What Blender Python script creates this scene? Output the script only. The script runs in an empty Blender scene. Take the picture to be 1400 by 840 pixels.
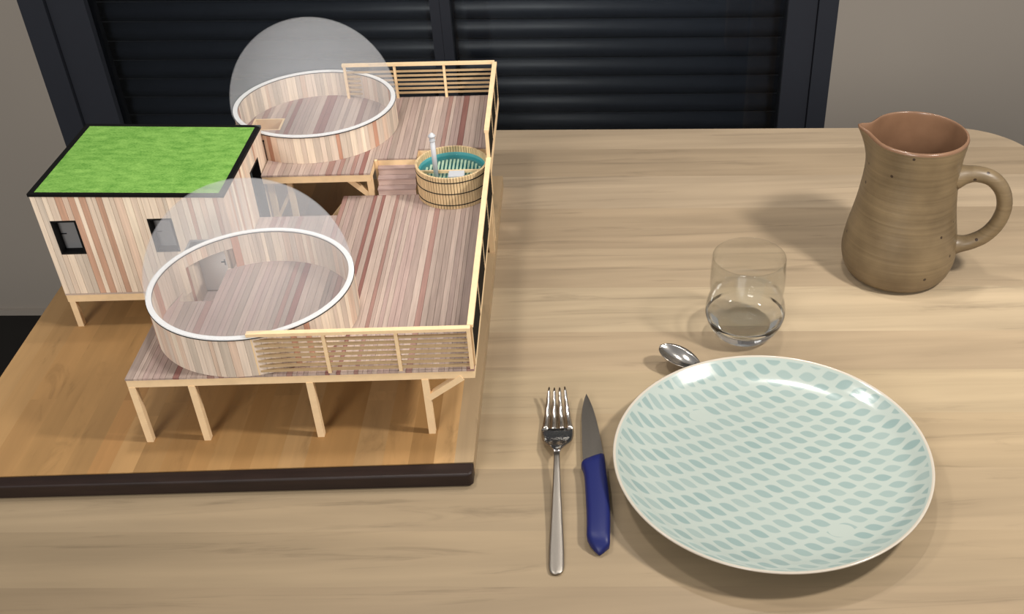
import bpy, bmesh, math, random
from mathutils import Vector, Matrix
random.seed(11)
sc = bpy.context.scene
C = sc.collection
S = 0.27            # metres per layout unit
ZT = -0.2917        # table top in layout units
H = 0.2417          # board top at -H
TABLE = 0.74

def W(p):
    return Vector((p[0] * S, p[1] * S, (p[2] - ZT) * S + TABLE))

# ------------------------------------------------------------------ camera
cam_data = bpy.data.cameras.new('camera')
cam = bpy.data.objects.new('camera', cam_data)
C.objects.link(cam)
R = ((0.99934428, 0.02815916, -0.02276111),
     (-0.0351434, 0.60304886, -0.79692974),
     (-0.00871481, 0.79720709, 0.60364304))
m = Matrix(R).to_4x4()
m.translation = W((1.31313, -2.48113, 1.938995))
cam.matrix_world = m
cam_data.sensor_width = 36
cam_data.lens = 36 * 1489.5 / 1400
cam_data.shift_x = -(830.47 - 700) / 1400
cam_data.shift_y = (477.58 - 420) / 1400
cam_data.clip_start = 0.02
sc.camera = cam

# ------------------------------------------------------------------ light
wd = bpy.data.worlds.new('room_light')
sc.world = wd
wd.use_nodes = True
wd.node_tree.nodes['Background'].inputs[0].default_value = (0.98, 0.98, 1.0, 1)
wd.node_tree.nodes['Background'].inputs[1].default_value = 0.33

def lamp(name, p, power, radius, col=(1, 0.955, 0.90)):
    d = bpy.data.lights.new(name, 'POINT')
    d.energy = power
    d.shadow_soft_size = radius
    d.color = col
    o = bpy.data.objects.new(name, d)
    o.location = W(p)
    C.objects.link(o)
lamp('pendant_bulb', (3.45, -0.45, 2.3), 25.0, 0.042)
lamp('pendant_bulb', (0.5, 0.50, 2.5), 6.5, 0.042)
lamp('pendant_bulb', (2.0, 1.0, 2.5), 6.0, 0.018)
# unseen fill added behind the viewer to brighten the model's front faces
d = bpy.data.lights.new('fill_light', 'AREA')
d.shape = 'DISK'; d.size = 0.8; d.energy = 31.0; d.color = (1, 0.97, 0.93)
o = bpy.data.objects.new('fill_light', d)
C.objects.link(o)
o.location = W((-1.8, -8.0, 4.0))
o.rotation_euler = (W((0.6, 0.6, 0)) - o.location).to_track_quat('-Z', 'Y').to_euler()

sc.view_settings.view_transform = 'Standard'
sc.view_settings.look = 'None'
sc.view_settings.gamma = 1
sc.view_settings.use_curve_mapping = False
sc.view_settings.exposure = 0.0
sc.cycles.transparent_max_bounces = 24
sc.cycles.max_bounces = 12

# ------------------------------------------------------------------ colour + materials
def lin(c):
    def f(v):
        v /= 255
        return v / 12.92 if v <= 0.04045 else ((v + 0.055) / 1.055) ** 2.4
    return (f(c[0]), f(c[1]), f(c[2]), 1)

def newmat(name):
    mt = bpy.data.materials.new(name)
    mt.use_nodes = True
    nt = mt.node_tree
    return mt, nt, nt.nodes['Principled BSDF']

def nd(nt, t, **kw):
    n = nt.nodes.new(t)
    for k, v in kw.items():
        setattr(n, k, v)
    return n

def plain(name, c, rough=0.5, metal=0.0, spec=0.5, bump=0.0, bscale=200, vary=0.06, coat=0.0):
    mt, nt, b = newmat(name)
    b.inputs['Roughness'].default_value = rough
    b.inputs['Metallic'].default_value = metal
    b.inputs['Specular IOR Level'].default_value = spec
    b.inputs['Coat Weight'].default_value = coat
    tc = nd(nt, 'ShaderNodeTexCoord')
    n = nd(nt, 'ShaderNodeTexNoise')
    n.inputs['Scale'].default_value = bscale
    n.inputs['Detail'].default_value = 4
    nt.links.new(tc.outputs['Object'], n.inputs['Vector'])
    mr = nd(nt, 'ShaderNodeMapRange')
    mr.inputs['To Min'].default_value = 1 - vary
    mr.inputs['To Max'].default_value = 1 + vary
    nt.links.new(n.outputs['Fac'], mr.inputs['Value'])
    vm = nd(nt, 'ShaderNodeVectorMath', operation='SCALE')
    vm.inputs[0].default_value = lin(c)[:3]
    nt.links.new(mr.outputs[0], vm.inputs['Scale'])
    nt.links.new(vm.outputs[0], b.inputs['Base Color'])
    if bump:
        bp = nd(nt, 'ShaderNodeBump')
        bp.inputs['Strength'].default_value = bump
        bp.inputs['Distance'].default_value = 0.001
        nt.links.new(n.outputs['Fac'], bp.inputs['Height'])
        nt.links.new(bp.outputs[0], b.inputs['Normal'])
    return mt

def wood(name, scale, lo, hi, rough=0.55, spec=0.4, detail=4, distort=0.0, obj_random=3.0, lo2=None, scale2=None, bump=0.0, streak=None):
    """grain over the colour each piece carries (object colour)"""
    mt, nt, b = newmat(name)
    b.inputs['Roughness'].default_value = rough
    b.inputs['Specular IOR Level'].default_value = spec
    oi = nd(nt, 'ShaderNodeObjectInfo')
    tc = nd(nt, 'ShaderNodeTexCoord')
    mul = nd(nt, 'ShaderNodeMath', operation='MULTIPLY')
    mul.inputs[1].default_value = obj_random
    nt.links.new(oi.outputs['Random'], mul.inputs[0])
    add = nd(nt, 'ShaderNodeVectorMath', operation='ADD')
    nt.links.new(tc.outputs['Object'], add.inputs[0])
    nt.links.new(mul.outputs[0], add.inputs[1])
    def layer(scl, a, c_, dist):
        mp = nd(nt, 'ShaderNodeMapping')
        mp.inputs['Scale'].default_value = scl
        nt.links.new(add.outputs[0], mp.inputs['Vector'])
        n = nd(nt, 'ShaderNodeTexNoise')
        n.inputs['Scale'].default_value = 1
        n.inputs['Detail'].default_value = detail
        n.inputs['Distortion'].default_value = dist
        nt.links.new(mp.outputs[0], n.inputs['Vector'])
        mr = nd(nt, 'ShaderNodeMapRange')
        mr.inputs['From Min'].default_value = 0.3
        mr.inputs['From Max'].default_value = 0.7
        mr.inputs['To Min'].default_value = a
        mr.inputs['To Max'].default_value = c_
        nt.links.new(n.outputs['Fac'], mr.inputs['Value'])
        return mr.outputs[0], n.outputs['Fac']
    f, h = layer(scale, lo, hi, distort)
    if scale2:
        g, _ = layer(scale2, lo2[0], lo2[1], 0.6)
        mm = nd(nt, 'ShaderNodeMath', operation='MULTIPLY')
        nt.links.new(f, mm.inputs[0]); nt.links.new(g, mm.inputs[1])
        f = mm.outputs[0]
    if streak:
        mp = nd(nt, 'ShaderNodeMapping'); mp.inputs['Scale'].default_value = streak
        nt.links.new(add.outputs[0], mp.inputs['Vector'])
        n = nd(nt, 'ShaderNodeTexNoise'); n.inputs['Scale'].default_value = 1; n.inputs['Detail'].default_value = 6; n.inputs['Roughness'].default_value = 0.62; n.inputs['Distortion'].default_value = 0.9
        nt.links.new(mp.outputs[0], n.inputs['Vector'])
        mr = nd(nt, 'ShaderNodeMapRange'); mr.interpolation_type = 'SMOOTHSTEP'
        mr.inputs['From Min'].default_value = 0.54; mr.inputs['From Max'].default_value = 0.72
        mr.inputs['To Min'].default_value = 1.0; mr.inputs['To Max'].default_value = 0.74
        nt.links.new(n.outputs['Fac'], mr.inputs['Value'])
        mm = nd(nt, 'ShaderNodeMath', operation='MULTIPLY')
        nt.links.new(f, mm.inputs[0]); nt.links.new(mr.outputs[0], mm.inputs[1])
        f = mm.outputs[0]
    vm = nd(nt, 'ShaderNodeVectorMath', operation='SCALE')
    nt.links.new(oi.outputs['Color'], vm.inputs[0])
    nt.links.new(f, vm.inputs['Scale'])
    nt.links.new(vm.outputs[0], b.inputs['Base Color'])
    if bump:
        bp = nd(nt, 'ShaderNodeBump')
        bp.inputs['Strength'].default_value = bump
        bp.inputs['Distance'].default_value = 0.0005
        nt.links.new(h, bp.inputs['Height'])
        nt.links.new(bp.outputs[0], b.inputs['Normal'])
    return mt

M = {}
M['deck'] = wood('deck_wood', (600, 26, 300), 0.86, 1.10, 0.75, 0.2)
M['floorw'] = wood('floor_wood', (500, 22, 300), 0.90, 1.08, 0.75, 0.2)
M['wallw'] = wood('wall_wood', (480, 480, 24), 0.87, 1.08, 0.75, 0.2)
M['treadw'] = wood('tread_wood', (22, 500, 300), 0.88, 1.08, 0.75, 0.2)
M['tan'] = wood('structural_timber', (120, 120, 120), 0.95, 1.05, 0.7, 0.2)
M['table'] = wood('table_wood', (3.5, 60, 20), 0.88, 1.09, 0.42, 0.3, detail=7, distort=0.5,
                  scale2=(3.0, 17, 10), lo2=(0.90, 1.10), obj_random=9.0, streak=(5, 62, 20))
M['board'] = wood('board_wood', (24, 4, 20), 0.88, 1.10, 0.5, 0.3, detail=4, distort=0.3,
                  scale2=(160, 9, 40), lo2=(0.95, 1.04), obj_random=9.0, streak=(34, 11, 20))
M['edge'] = wood('board_edge_wood', (20, 160, 160), 0.75, 1.25, 0.45, 0.3)
M['black'] = plain('black_paint', (9, 9, 9), 0.6, spec=0.2)
M['white'] = plain('white_paint', (243, 242, 240), 0.6, spec=0.2, vary=0.01)
M['ink'] = plain('dark_edging', (30, 30, 32), 0.7, spec=0.1)
M['grey'] = plain('grey_pane', (128, 128, 128), 0.35, spec=0.3, vary=0.02)
M['greyglass'] = plain('grey_glass', (84, 92, 94), 0.2, spec=0.5, vary=0.04)
M['light'] = plain('pale_grey_glazing', (176, 182, 172), 0.3)
M['teal'] = plain('teal_liner', (96, 172, 178), 0.4, spec=0.3, vary=0.08, bscale=500)
M['steel'] = plain('brushed_steel', (196, 190, 182), 0.18, 1.0, vary=0.04)
M['satin'] = plain('satin_steel', (150, 143, 134), 0.38, 1.0, vary=0.05, bscale=700)
M['blade'] = plain('blade_steel', (128, 122, 114), 0.42, 1.0, vary=0.06, bscale=500)
M['flue'] = plain('flue_metal', (196, 198, 202), 0.45, 0.0, vary=0.03)
M['blue'] = plain('blue_plastic', (20, 29, 88), 0.45, spec=0.35, vary=0.05, bscale=900)
M['frame'] = plain('anthracite_frame', (44, 46, 53), 0.5, spec=0.35, vary=0.05, bscale=60)
M['slat'] = plain('anthracite_slat', (50, 54, 63), 0.46, spec=0.7, vary=0.05, bscale=40)
M['wall'] = plain('taupe_wall', (158, 149, 138), 0.85, spec=0.15, vary=0.035, bscale=6, bump=0.1)
M['floor'] = plain('dark_floor', (22, 21, 20), 0.5, spec=0.3, vary=0.15, bscale=15)
M['darkslat'] = plain('dark_charcoal_slat', (34, 30, 24), 0.8, spec=0.1, vary=0.35, bscale=120)  # near-black mottled tone for the side railing slats

# ------------------------------------------------------------------ object helpers
ORG = {}
def thing(name, label, cat, org, group=None):
    o = bpy.data.objects.new(name, None)
    o.empty_display_size = 0.02
    o.location = W(org)
    C.objects.link(o)
    o['label'] = label
    o['category'] = cat
    if group:
        o['group'] = group
    ORG[o.name] = org
    return o

def org_of(o):
    while o is not None:
        if o.name in ORG:
            return ORG[o.name]
        o = o.parent
    return None

def mk(name, verts, faces, mat, parent=None, col=None, smooth=False, org=None, label=None):
    """mesh object from layout coordinates"""
    base = org_of(parent) if parent else org
    if base is None:
        base = verts[0]
    me = bpy.data.meshes.new(name)
    me.from_pydata([((v[0] - base[0]) * S, (v[1] - base[1]) * S, (v[2] - base[2]) * S) for v in verts], [], faces)
    bm = bmesh.new(); bm.from_mesh(me)
    bmesh.ops.recalc_face_normals(bm, faces=bm.faces)
    bm.to_mesh(me); bm.free()
    me.materials.append(mat)
    if smooth:
        me.polygons.foreach_set('use_smooth', [True] * len(me.polygons))
    o = bpy.data.objects.new(name, me)
    C.objects.link(o)
    if parent:
        o.parent = parent
    else:
        o.location = W(base)
    if col:
        o.color = lin(col) if len(col) == 3 else col
    if label:
        o['label'] = label
    return o

def boxd(x0, x1, y0, y1, z0, z1):
    v = [(x0, y0, z0), (x1, y0, z0), (x1, y1, z0), (x0, y1, z0), (x0, y0, z1), (x1, y0, z1), (x1, y1, z1), (x0, y1, z1)]
    f = [(0, 3, 2, 1), (4, 5, 6, 7), (0, 1, 5, 4), (1, 2, 6, 5), (2, 3, 7, 6), (3, 0, 4, 7)]
    return v, f

def box(name, b, mat, parent=None, col=None, **kw):
    v, f = boxd(*b)
    return mk(name, v, f, mat, parent, col, **kw)

def prism(name, poly, z0, z1, mat, parent=None, col=None, **kw):
    n = len(poly)
    v = [(p[0], p[1], z0) for p in poly] + [(p[0], p[1], z1) for p in poly]
    f = [tuple(range(n - 1, -1, -1)), tuple(range(n, 2 * n))] + [(i, (i + 1) % n, n + (i + 1) % n, n + i) for i in range(n)]
    return mk(name, v, f, mat, parent, col, **kw)

def beam(name, a, b, w, t, mat, parent=None, col=None, up=(0, 1, 0)):
    """square bar from a to b, width w along up, thickness t across"""
    a, b = Vector(a), Vector(b)
    d = (b - a).normalized()
    u = Vector(up)
    s = d.cross(u).normalized()
    u = s.cross(d).normalized()
    v = []
    for p in (a, b):
        for i, j in ((-1, -1), (1, -1), (1, 1), (-1, 1)):
            v.append(tuple(p + s * (t / 2 * i) + u * (w / 2 * j)))
    f = [(0, 3, 2, 1), (4, 5, 6, 7), (0, 1, 5, 4), (1, 2, 6, 5), (2, 3, 7, 6), (3, 0, 4, 7)]
    return mk(name, v, f, mat, parent, col)

def lathe(name, prof, cx, cy, mat, parent=None, n=64, closed=False, smooth=True, **kw):
    v, f = [], []
    for r, z in prof:
        for k in range(n):
            a = 2 * math.pi * k / n
            v.append((cx + r * math.cos(a), cy + r * math.sin(a), z))
    m_ = len(prof)
    rng = m_ if closed else m_ - 1
    for i in range(rng):
        j = (i + 1) % m_
        for k in range(n):
            l = (k + 1) % n
            f.append((i * n + k, i * n + l, j * n + l, j * n + k))
    if not closed:
        if prof[0][0] > 1e-6:
            f.append(tuple(range(n)))
        if prof[-1][0] > 1e-6:
            f.append(tuple((m_ - 1) * n + k for k in range(n)))
    o = mk(name, v, f, mat, parent, smooth=smooth, **kw)
    bm = bmesh.new(); bm.from_mesh(o.data)
    bmesh.ops.remove_doubles(bm, verts=bm.verts, dist=1e-7)
    bmesh.ops.recalc_face_normals(bm, faces=bm.faces)
    bm.to_mesh(o.data); bm.free()
    if smooth:
        o.data.polygons.foreach_set('use_smooth', [True] * len(o.data.polygons))
    return o

def tube(name, pts, radii, mat, parent=None, n=16, flat=1.0, **kw):
    v, f = [], []
    P = [Vector(p) for p in pts]
    prev = None
    for i, p in enumerate(P):
        d = (P[min(i + 1, len(P) - 1)] - P[max(i - 1, 0)]).normalized()
        if prev is None:
            ref = Vector((0, 0, 1)) if abs(d.z) < 0.9 else Vector((0, 1, 0))
            u = d.cross(ref).normalized()
        else:
            u = (prev - d * prev.dot(d)).normalized()
        prev = u
        w = d.cross(u).normalized()
        r = radii[i] if isinstance(radii, (list, tuple)) else radii
        for k in range(n):
            a = 2 * math.pi * k / n
            v.append(tuple(p + u * (r * flat * math.cos(a)) + w * (r * math.sin(a))))
    for i in range(len(P) - 1):
        for k in range(n):
            l = (k + 1) % n
            f.append((i * n + k, i * n + l, (i + 1) * n + l, (i + 1) * n + k))
    f.append(tuple(range(n))); f.append(tuple((len(P) - 1) * n + k for k in range(n)))
    return mk(name, v, f, mat, parent, smooth=True, **kw)

def bevel(o, w, seg=2):
    b = o.modifiers.new('bevel', 'BEVEL')
    b.width = w * S
    b.segments = seg
    b.limit_method = 'ANGLE'
    return o

def pick(pal):
    tot = sum(p[1] for p in pal)
    r = random.random() * tot
    for c, w in pal:
        r -= w
        if r <= 0:
            break
    k = random.uniform(0.97, 1.03)
    return tuple(min(255, x * k) for x in c)

DECK = [((182, 161, 149), 4), ((171, 150, 140), 3), ((178, 154, 145), 2.5), ((163, 145, 134), 2.0), ((146, 104, 96), 1.0), ((160, 126, 116), 1.3), ((194, 173, 160), 2.0)]
WALLP = [((246, 226, 202), 3), ((230, 209, 187), 3), ((219, 203, 184), 2.4), ((252, 234, 208), 2), ((234, 206, 182), 1.4), ((208, 166, 140), 1.7)]
DRUMP = [((228, 209, 190), 3), ((216, 197, 179), 3), ((206, 190, 173), 2), ((240, 221, 198), 2), ((221, 194, 172), 1.4), ((197, 150, 126), 1.0)]
TAN = (240, 209, 165)

def strip_edges(a, b, wmin, wmax, must=()):
    stops = sorted({a, b, *[q for q in must if a < q < b]})
    out = []
    for s, e in zip(stops, stops[1:]):
        n = max(1, round((e - s) / ((wmin + wmax) / 2)))
        ws = [random.uniform(wmin, wmax) for _ in range(n)]
        k = (e - s) / sum(ws)
        x = s
        for w in ws:
            out.append((x, x + w * k)); x += w * k
    return out

def minus(iv, holes):
    out = [iv]
    for h0, h1 in holes:
        nx = []
        for a, b in out:
            if h1 <= a or h0 >= b:
                nx.append((a, b)); continue
            if h0 > a: nx.append((a, h0))
            if h1 < b: nx.append((h1, b))
        out = nx
    return [q for q in out if q[1] - q[0] > 0.004]

GAP = 0.00045
def deck_planks(parent, regions, z0, z1, holes=(), pal=DECK, wmin=0.011, wmax=0.024, mat=None):
    """planks along y over the x-strips of regions (x0, x1, y0, y1)"""
    xs = set()
    for r in regions: xs |= {r[0], r[1]}
    for h in holes: xs |= {h[0], h[1]}
    lo, hi = min(r[0] for r in regions), max(r[1] for r in regions)
    for a, b in strip_edges(lo, hi, wmin, wmax, xs):
        mx = (a + b) / 2
        ys = [(r[2], r[3]) for r in regions if r[0] < mx < r[1]]
        c = pick(pal)
        hs = [(h[2], h[3]) for h in holes if h[0] < mx < h[1]]
        for iv in ys:
            for y0, y1 in minus(iv, hs):
                box('plank', (a + GAP, b - GAP, y0, y1, z0, z1), mat or M['deck'], parent, c)

# ------------------------------------------------------------------ room shell
WA = math.atan(-0.041)
EX = (math.cos(WA), math.sin(WA)); NX = (-math.sin(WA), math.cos(WA))
def wp(s, n, z):
    """point in the window-wall frame: s along, n into the wall, z up"""
    return (s * EX[0] + n * NX[0], 4.643 + s * EX[1] + n * NX[1], z)
def wbox(name, s0, s1, n0, n1, z0, z1, mat, parent=None, col=None, **kw):
    v = [wp(s, n, z) for z in (z0, z1) for s, n in ((s0, n0), (s1, n0), (s1, n1), (s0, n1))]
    f = [(0, 3, 2, 1), (4, 5, 6, 7), (0, 1, 5, 4), (1, 2, 6, 5), (2, 3, 7, 6), (3, 0, 4, 7)]
    return mk(name, v, f, mat, parent, col, **kw)
ZF = ZT - TABLE / S
ZW1 = ZF + 2.15 / S
ZC = ZF + 2.5 / S
SL, SR = -2.339, 3.058
v, f = [], []
for b in ((-9.5, SL, ZF, ZC), (SR, 12.0, ZF, ZC), (SL, SR, ZW1, ZC)):
    k = len(v)
    for z in (b[2], b[3]):
        for s, n in ((b[0], 0), (b[1], 0), (b[1], 0.55), (b[0], 0.55)):
            v.append(wp(s, n, z))
    f += [tuple(q + k for q in t) for t in ((0, 3, 2, 1), (4, 5, 6, 7), (0, 1, 5, 4), (1, 2, 6, 5), (2, 3, 7, 6), (3, 0, 4, 7))]
o = mk('wall_back', v, f, M['wall'], org=wp(0, 0, ZF)); o['kind'] = 'structure'
v = [wp(s, n, z) for z in (ZF - 0.2, ZF) for s, n in ((-9.5, -11), (12, -11), (12, 0.55), (-9.5, 0.55))]
o = mk('floor', v, [(0, 3, 2, 1), (4, 5, 6, 7), (0, 1, 5, 4), (1, 2, 6, 5), (2, 3, 7, 6), (3, 0, 4, 7)], M['floor'], org=wp(0, 0, ZF)); o['kind'] = 'structure'
for nm, a, b in (('baseboard_left', -9.5, SL), ('baseboard_right', SR, 12.0)):
    o = wbox(nm, a, b, -0.03, 0, ZF, ZF + 0.05, M['wall'], org=wp(a, 0, ZF)); o['kind'] = 'structure'

# window: fixed frame, two sashes with panes, centre mullion
win = bpy.data.objects.new('window_1', None); C.objects.link(win)
ORG[win.name] = wp(0, 0.05, ZF); win.location = W(ORG[win.name]); win['kind'] = 'structure'
zb = ZF + 0.01
for s0, s1 in ((SL, -2.17), (2.93, SR)):
    wbox('jamb', s0, s1, 0.0, 0.30, zb, ZW1, M['frame'], win)
wbox('head', -2.17, 2.93, 0.0, 0.30, ZW1 - 0.17, ZW1, M['frame'], win)
wbox('sill', -2.17, 2.93, 0.0, 0.30, zb, zb + 0.15, M['frame'], win)
gl, nt, b = newmat('window_glass')
nt.nodes.remove(b)
out = nt.nodes['Material Output']
tr = nd(nt, 'ShaderNodeBsdfTransparent'); tr.inputs[0].default_value = (0.93, 0.95, 0.96, 1)
gs = nd(nt, 'ShaderNodeBsdfGlossy'); gs.inputs['Roughness'].default_value = 0.02
fr = nd(nt, 'ShaderNodeFresnel'); fr.inputs[0].default_value = 1.5
mx = nd(nt, 'ShaderNodeMixShader')
nt.links.new(fr.outputs[0], mx.inputs[0]); nt.links.new(tr.outputs[0], mx.inputs[1]); nt.links.new(gs.outputs[0], mx.inputs[2])
nt.links.new(mx.outputs[0], out.inputs[0])
M['pane'] = gl
for s0, s1, il, ir in ((-2.165, 0.43, 0.25, 0.065), (0.432, 2.925, 0.065, 0.19)):
    sash = bpy.data.objects.new('sash', None); C.objects.link(sash); sash.parent = win
    z0, z1 = zb + 0.16, ZW1 - 0.18
    wbox('stile', s0, s0 + il, 0.03, 0.20, z0, z1, M['frame'], sash)
    wbox('stile', s1 - ir, s1, 0.03, 0.20, z0, z1, M['frame'], sash)
    wbox('rail', s0 + il, s1 - ir, 0.03, 0.20, z0, z0 + 0.22, M['frame'], sash)
    wbox('rail', s0 + il, s1 - ir, 0.03, 0.20, z1 - 0.22, z1, M['frame'], sash)
    wbox('glass_pane', s0 + il, s1 - ir, 0.085, 0.09, z0 + 0.22, z1 - 0.22, M['pane'], sash)
sh = thing('roller_shutter', 'lowered dark grey roller shutter with horizontal slats behind the window glass', 'shutter', wp(0, 0.33, ZF))
prof = [(-0.046 * math.sin(math.pi * (0.04 + 0.90 * k / 12)) ** 0.9, 0.002 + 0.1355 * k / 12) for k in range(13)] + [(0.016, 0.1375), (0.016, 0.002)]
pv = []
for s in (-2.32, 3.04):
    pv += [wp(s, 0.345 + p[0], ZF + 0.006 + p[1]) for p in prof]
n = len(prof)
pf = [tuple(range(n)), tuple(range(2 * n - 1, n - 1, -1))] + [(i, (i + 1) % n, n + (i + 1) % n, n + i) for i in range(n)]
first = mk('slat', pv, pf, M['slat'], sh)
first.data.polygons.foreach_set('use_smooth', [2 <= i < 14 for i in range(n + 2)])
for k in range(1, 56):
    c = first.copy(); C.objects.link(c); c.parent = sh
    c.location = (0, 0, 0.1397 * k * S)

# ------------------------------------------------------------------ dining table
TO = (0.9813, 2.1646)       # a point on the back edge
TX = (math.cos(-0.0394), math.sin(-0.0394)); TY = (0.0394, 0.9992)
def tp(a, b_, z):
    return (TO[0] + a * TX[0] + b_ * TY[0], TO[1] + a * TX[1] + b_ * TY[1], z)
tb = thing('dining_table', 'light oak coloured plank dining table with rounded corners under everything', 'table', tp(0.9, -1.6, ZF))
XL, XR, YF, YB, RC = -1.475, 2.37, -3.3, 0.0, 0.34
def xlim(y):
    t = 0
    if y > YB - RC: t = y - (YB - RC)
    elif y < YF + RC: t = (YF + RC) - y
    return RC - math.sqrt(max(RC * RC - t * t, 0))
# strip edges measured across the table from the back edge to the front
es = [0.0, -0.20, -0.455, -0.73, -1.04, -1.31, -1.585, -1.80, -2.02, -2.27, -2.52, -2.72, -3.0, YF]
TC = [(172, 152, 126), (163, 143, 117), (175, 155, 129), (162, 142, 116), (169, 149, 122), (176, 157, 129), (165, 145, 118), (168, 149, 120), (162, 142, 113), (155, 136, 109), (152, 133, 106), (147, 128, 102), (150, 131, 104)]  # frontmost planks darkened in colour to stand in for dimmer light there
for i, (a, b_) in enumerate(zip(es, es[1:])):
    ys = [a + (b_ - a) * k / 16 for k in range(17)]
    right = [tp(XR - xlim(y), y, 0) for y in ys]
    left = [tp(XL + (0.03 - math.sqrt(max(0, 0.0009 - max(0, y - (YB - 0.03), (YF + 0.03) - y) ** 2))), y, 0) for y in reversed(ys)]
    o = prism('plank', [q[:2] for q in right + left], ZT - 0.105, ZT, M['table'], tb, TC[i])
for a, b_ in ((XL + 0.35, -0.35), (XR - 0.45, -0.45), (XL + 0.35, YF + 0.35), (XR - 0.45, YF + 0.45)):
    q = [tp(a + i * 0.12, b_ + j * 0.12, 0)[:2] for i, j in ((-1, -1), (1, -1), (1, 1), (-1, 1))]
    prism('leg', q, ZF, ZT - 0.105, M['table'], tb, (188, 160, 128))

# ------------------------------------------------------------------ cutting board
BF, BB = -0.172, 1.625
cb = thing('cutting_board', 'large bamboo board with dark front edge under the wooden scale model', 'board', (0.2, 0.7, ZT))
BC = [(172, 133, 85), (167, 127, 79), (176, 138, 91), (163, 122, 76), (178, 141, 95), (170, 131, 84)]
edges = strip_edges(-0.574, 0.985, 0.055, 0.085)
def skew(x, y):         # the board's long sides run very slightly off square
    return x + 0.0075 * (y - BF)
for i, (a, b_) in enumerate(edges):
    c = random.choice(BC)
    if i >= len(edges) - 1: c = (172, 147, 113)
    seams = [BF + 0.042] + sorted(random.uniform(0.1, 1.5) for _ in range(2)) + [BB]
    for y0, y1 in zip(seams, seams[1:]):
        k = random.uniform(0.95, 1.05)
        prism('bamboo_strip', [(skew(a, y0), y0), (skew(b_, y0), y0), (skew(b_, y1), y1), (skew(a, y1), y1)], ZT + 0.001, -H, M['board'], cb, tuple(q * k for q in c))
o = prism('edge_band', [(-0.574, BF), (0.975, BF - 0.010), (0.985, BF), (skew(0.985, BF + 0.042), BF + 0.042), (skew(-0.574, BF + 0.042), BF + 0.042)], ZT + 0.001, -H - 0.0006, M['edge'], cb, (38, 26, 22), label='dark brown front edge')
bevel(o, 0.006, 3)
bevel(o, 0.004, 2)

# ------------------------------------------------------------------ lower terrace deck
T = 0.033; U = 0.108
HX0, HX1, HY0, HY1 = -0.4187, 0.1851, 0.6104, 1.1395
ld = thing('lower_terrace', 'lower timber deck of the scale model standing on short posts at the front', 'deck', (0.5, 0.4, -H))
PIT = (0.050, 0.175, 0.352, 0.70)       # stair pit beside the cabin door
deck_planks(ld, [(0, 0.188, 0, 0.604), (0.188, 0.4605, 0, 0.907), (0.4605, 1.0, 0, 1.045)], -0.0065, 0.0, [PIT])
def fascia(parent, a, b, z1, t=T, th=0.012, name='fascia_beam'):
    x0, x1 = min(a[0], b[0]), max(a[0], b[0]); y0, y1 = min(a[1], b[1]), max(a[1], b[1])
    if x1 - x0 < 1e-6: x0 -= th / 2; x1 += th / 2
    else: y0 -= th / 2; y1 += th / 2
    return box(name, (x0, x1, y0, y1, z1 - t, z1 - 0.0068), M['tan'], parent, TAN)
fascia(ld, (0.001, 0.008), (0.999, 0.008), 0)
fascia(ld, (0.007, 0.014), (0.007, 0.604), 0)
fascia(ld, (0.993, 0.014), (0.993, 1.04), 0)
fascia(ld, (0.194, 0.900), (0.46, 0.900), 0)
fascia(ld, (0.4665, 0.907), (0.4665, 1.033), 0)
fascia(ld, (0.4605, 1.039), (0.987, 1.039), 0)
for y in (0.33, 0.60, 0.85):
    for x0, x1 in minus((0.013, 0.987), [(PIT[0] - 0.005, PIT[1] + 0.015)] + ([(0, 0.19)] if y > 0.62 else [])):
        box('joist', (x0, x1, y - 0.006, y + 0.006, -T + 0.002, -0.0068), M['tan'], ld, TAN)
PW = 0.0197
def post(parent, x, y, z0, z1, w=PW):
    return box('post', (x, x + w, y, y + w, z0, z1), M['tan'], parent, TAN)
for x in (0.0018, 0.1721, 0.5107, 0.8439):
    post(ld, x, 0.0, -H, -T)
beam('brace', (0.856, 0.0098, -0.105), (0.962, 0.0098, -0.030), PW, PW, M['tan'], ld, TAN)
post(ld, 0.9745, 1.0185, -H, -T)
for x in (0.22, 0.60):
    post(ld, x, 0.60, -H, -T)
beam('brace', (0.395, 1.02, -0.10), (0.47, 1.02, -0.012), 0.014, 0.016, M['tan'], ld, TAN)

# ------------------------------------------------------------------ upper terrace deck
ud = thing('upper_terrace', 'raised rear timber deck of the scale model behind the cabin and stairs', 'deck', (0.5, 1.35, -H))
HATCH = (0.068, 0.186, 1.368, 1.470)
YU = 1.0107
deck_planks(ud, [(0.0, 0.19, 1.147, 1.656), (0.19, 0.5755, YU, 1.656), (0.5755, 0.728, 1.121, 1.656), (0.728, 1.0, 1.192, 1.656)], U - 0.0065, U, [HATCH])
fascia(ud, (0.192, YU + 0.007), (0.574, YU + 0.007), U)
fascia(ud, (0.5695, YU + 0.013), (0.5695, 1.121), U)
fascia(ud, (0.5755, 1.127), (0.728, 1.127), U)
fascia(ud, (0.728, 1.198), (0.987, 1.198), U)
fascia(ud, (0.722, 1.133), (0.722, 1.192), U)
fascia(ud, (0.006, 1.65), (0.999, 1.65), U)
fascia(ud, (0.006, 1.15), (0.006, 1.644), U)
fascia(ud, (0.9985, 1.04), (0.9985, 1.644), U, th=0.009)
for y in (1.30, 1.50):
    for x0, x1 in minus((0.012, 0.99), [(HATCH[0] - 0.01, HATCH[1] + 0.01)]):
        box('joist', (x0, x1, y - 0.006, y + 0.006, U - T + 0.002, U - 0.0068), M['tan'], ud, TAN)
for x, y in ((0.1935, 1.0475), (0.263, 1.0475), (0.5525, 1.0475), (0.973, 1.107), (0.03, 1.56), (0.5, 1.56), (0.9, 1.56)):
    post(ud, x, y, -H, U - T)
beam('brace', (0.560, 1.057, -0.008), (0.466, 1.057, 0.084), 0.016, PW, M['tan'], ud, TAN)
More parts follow.
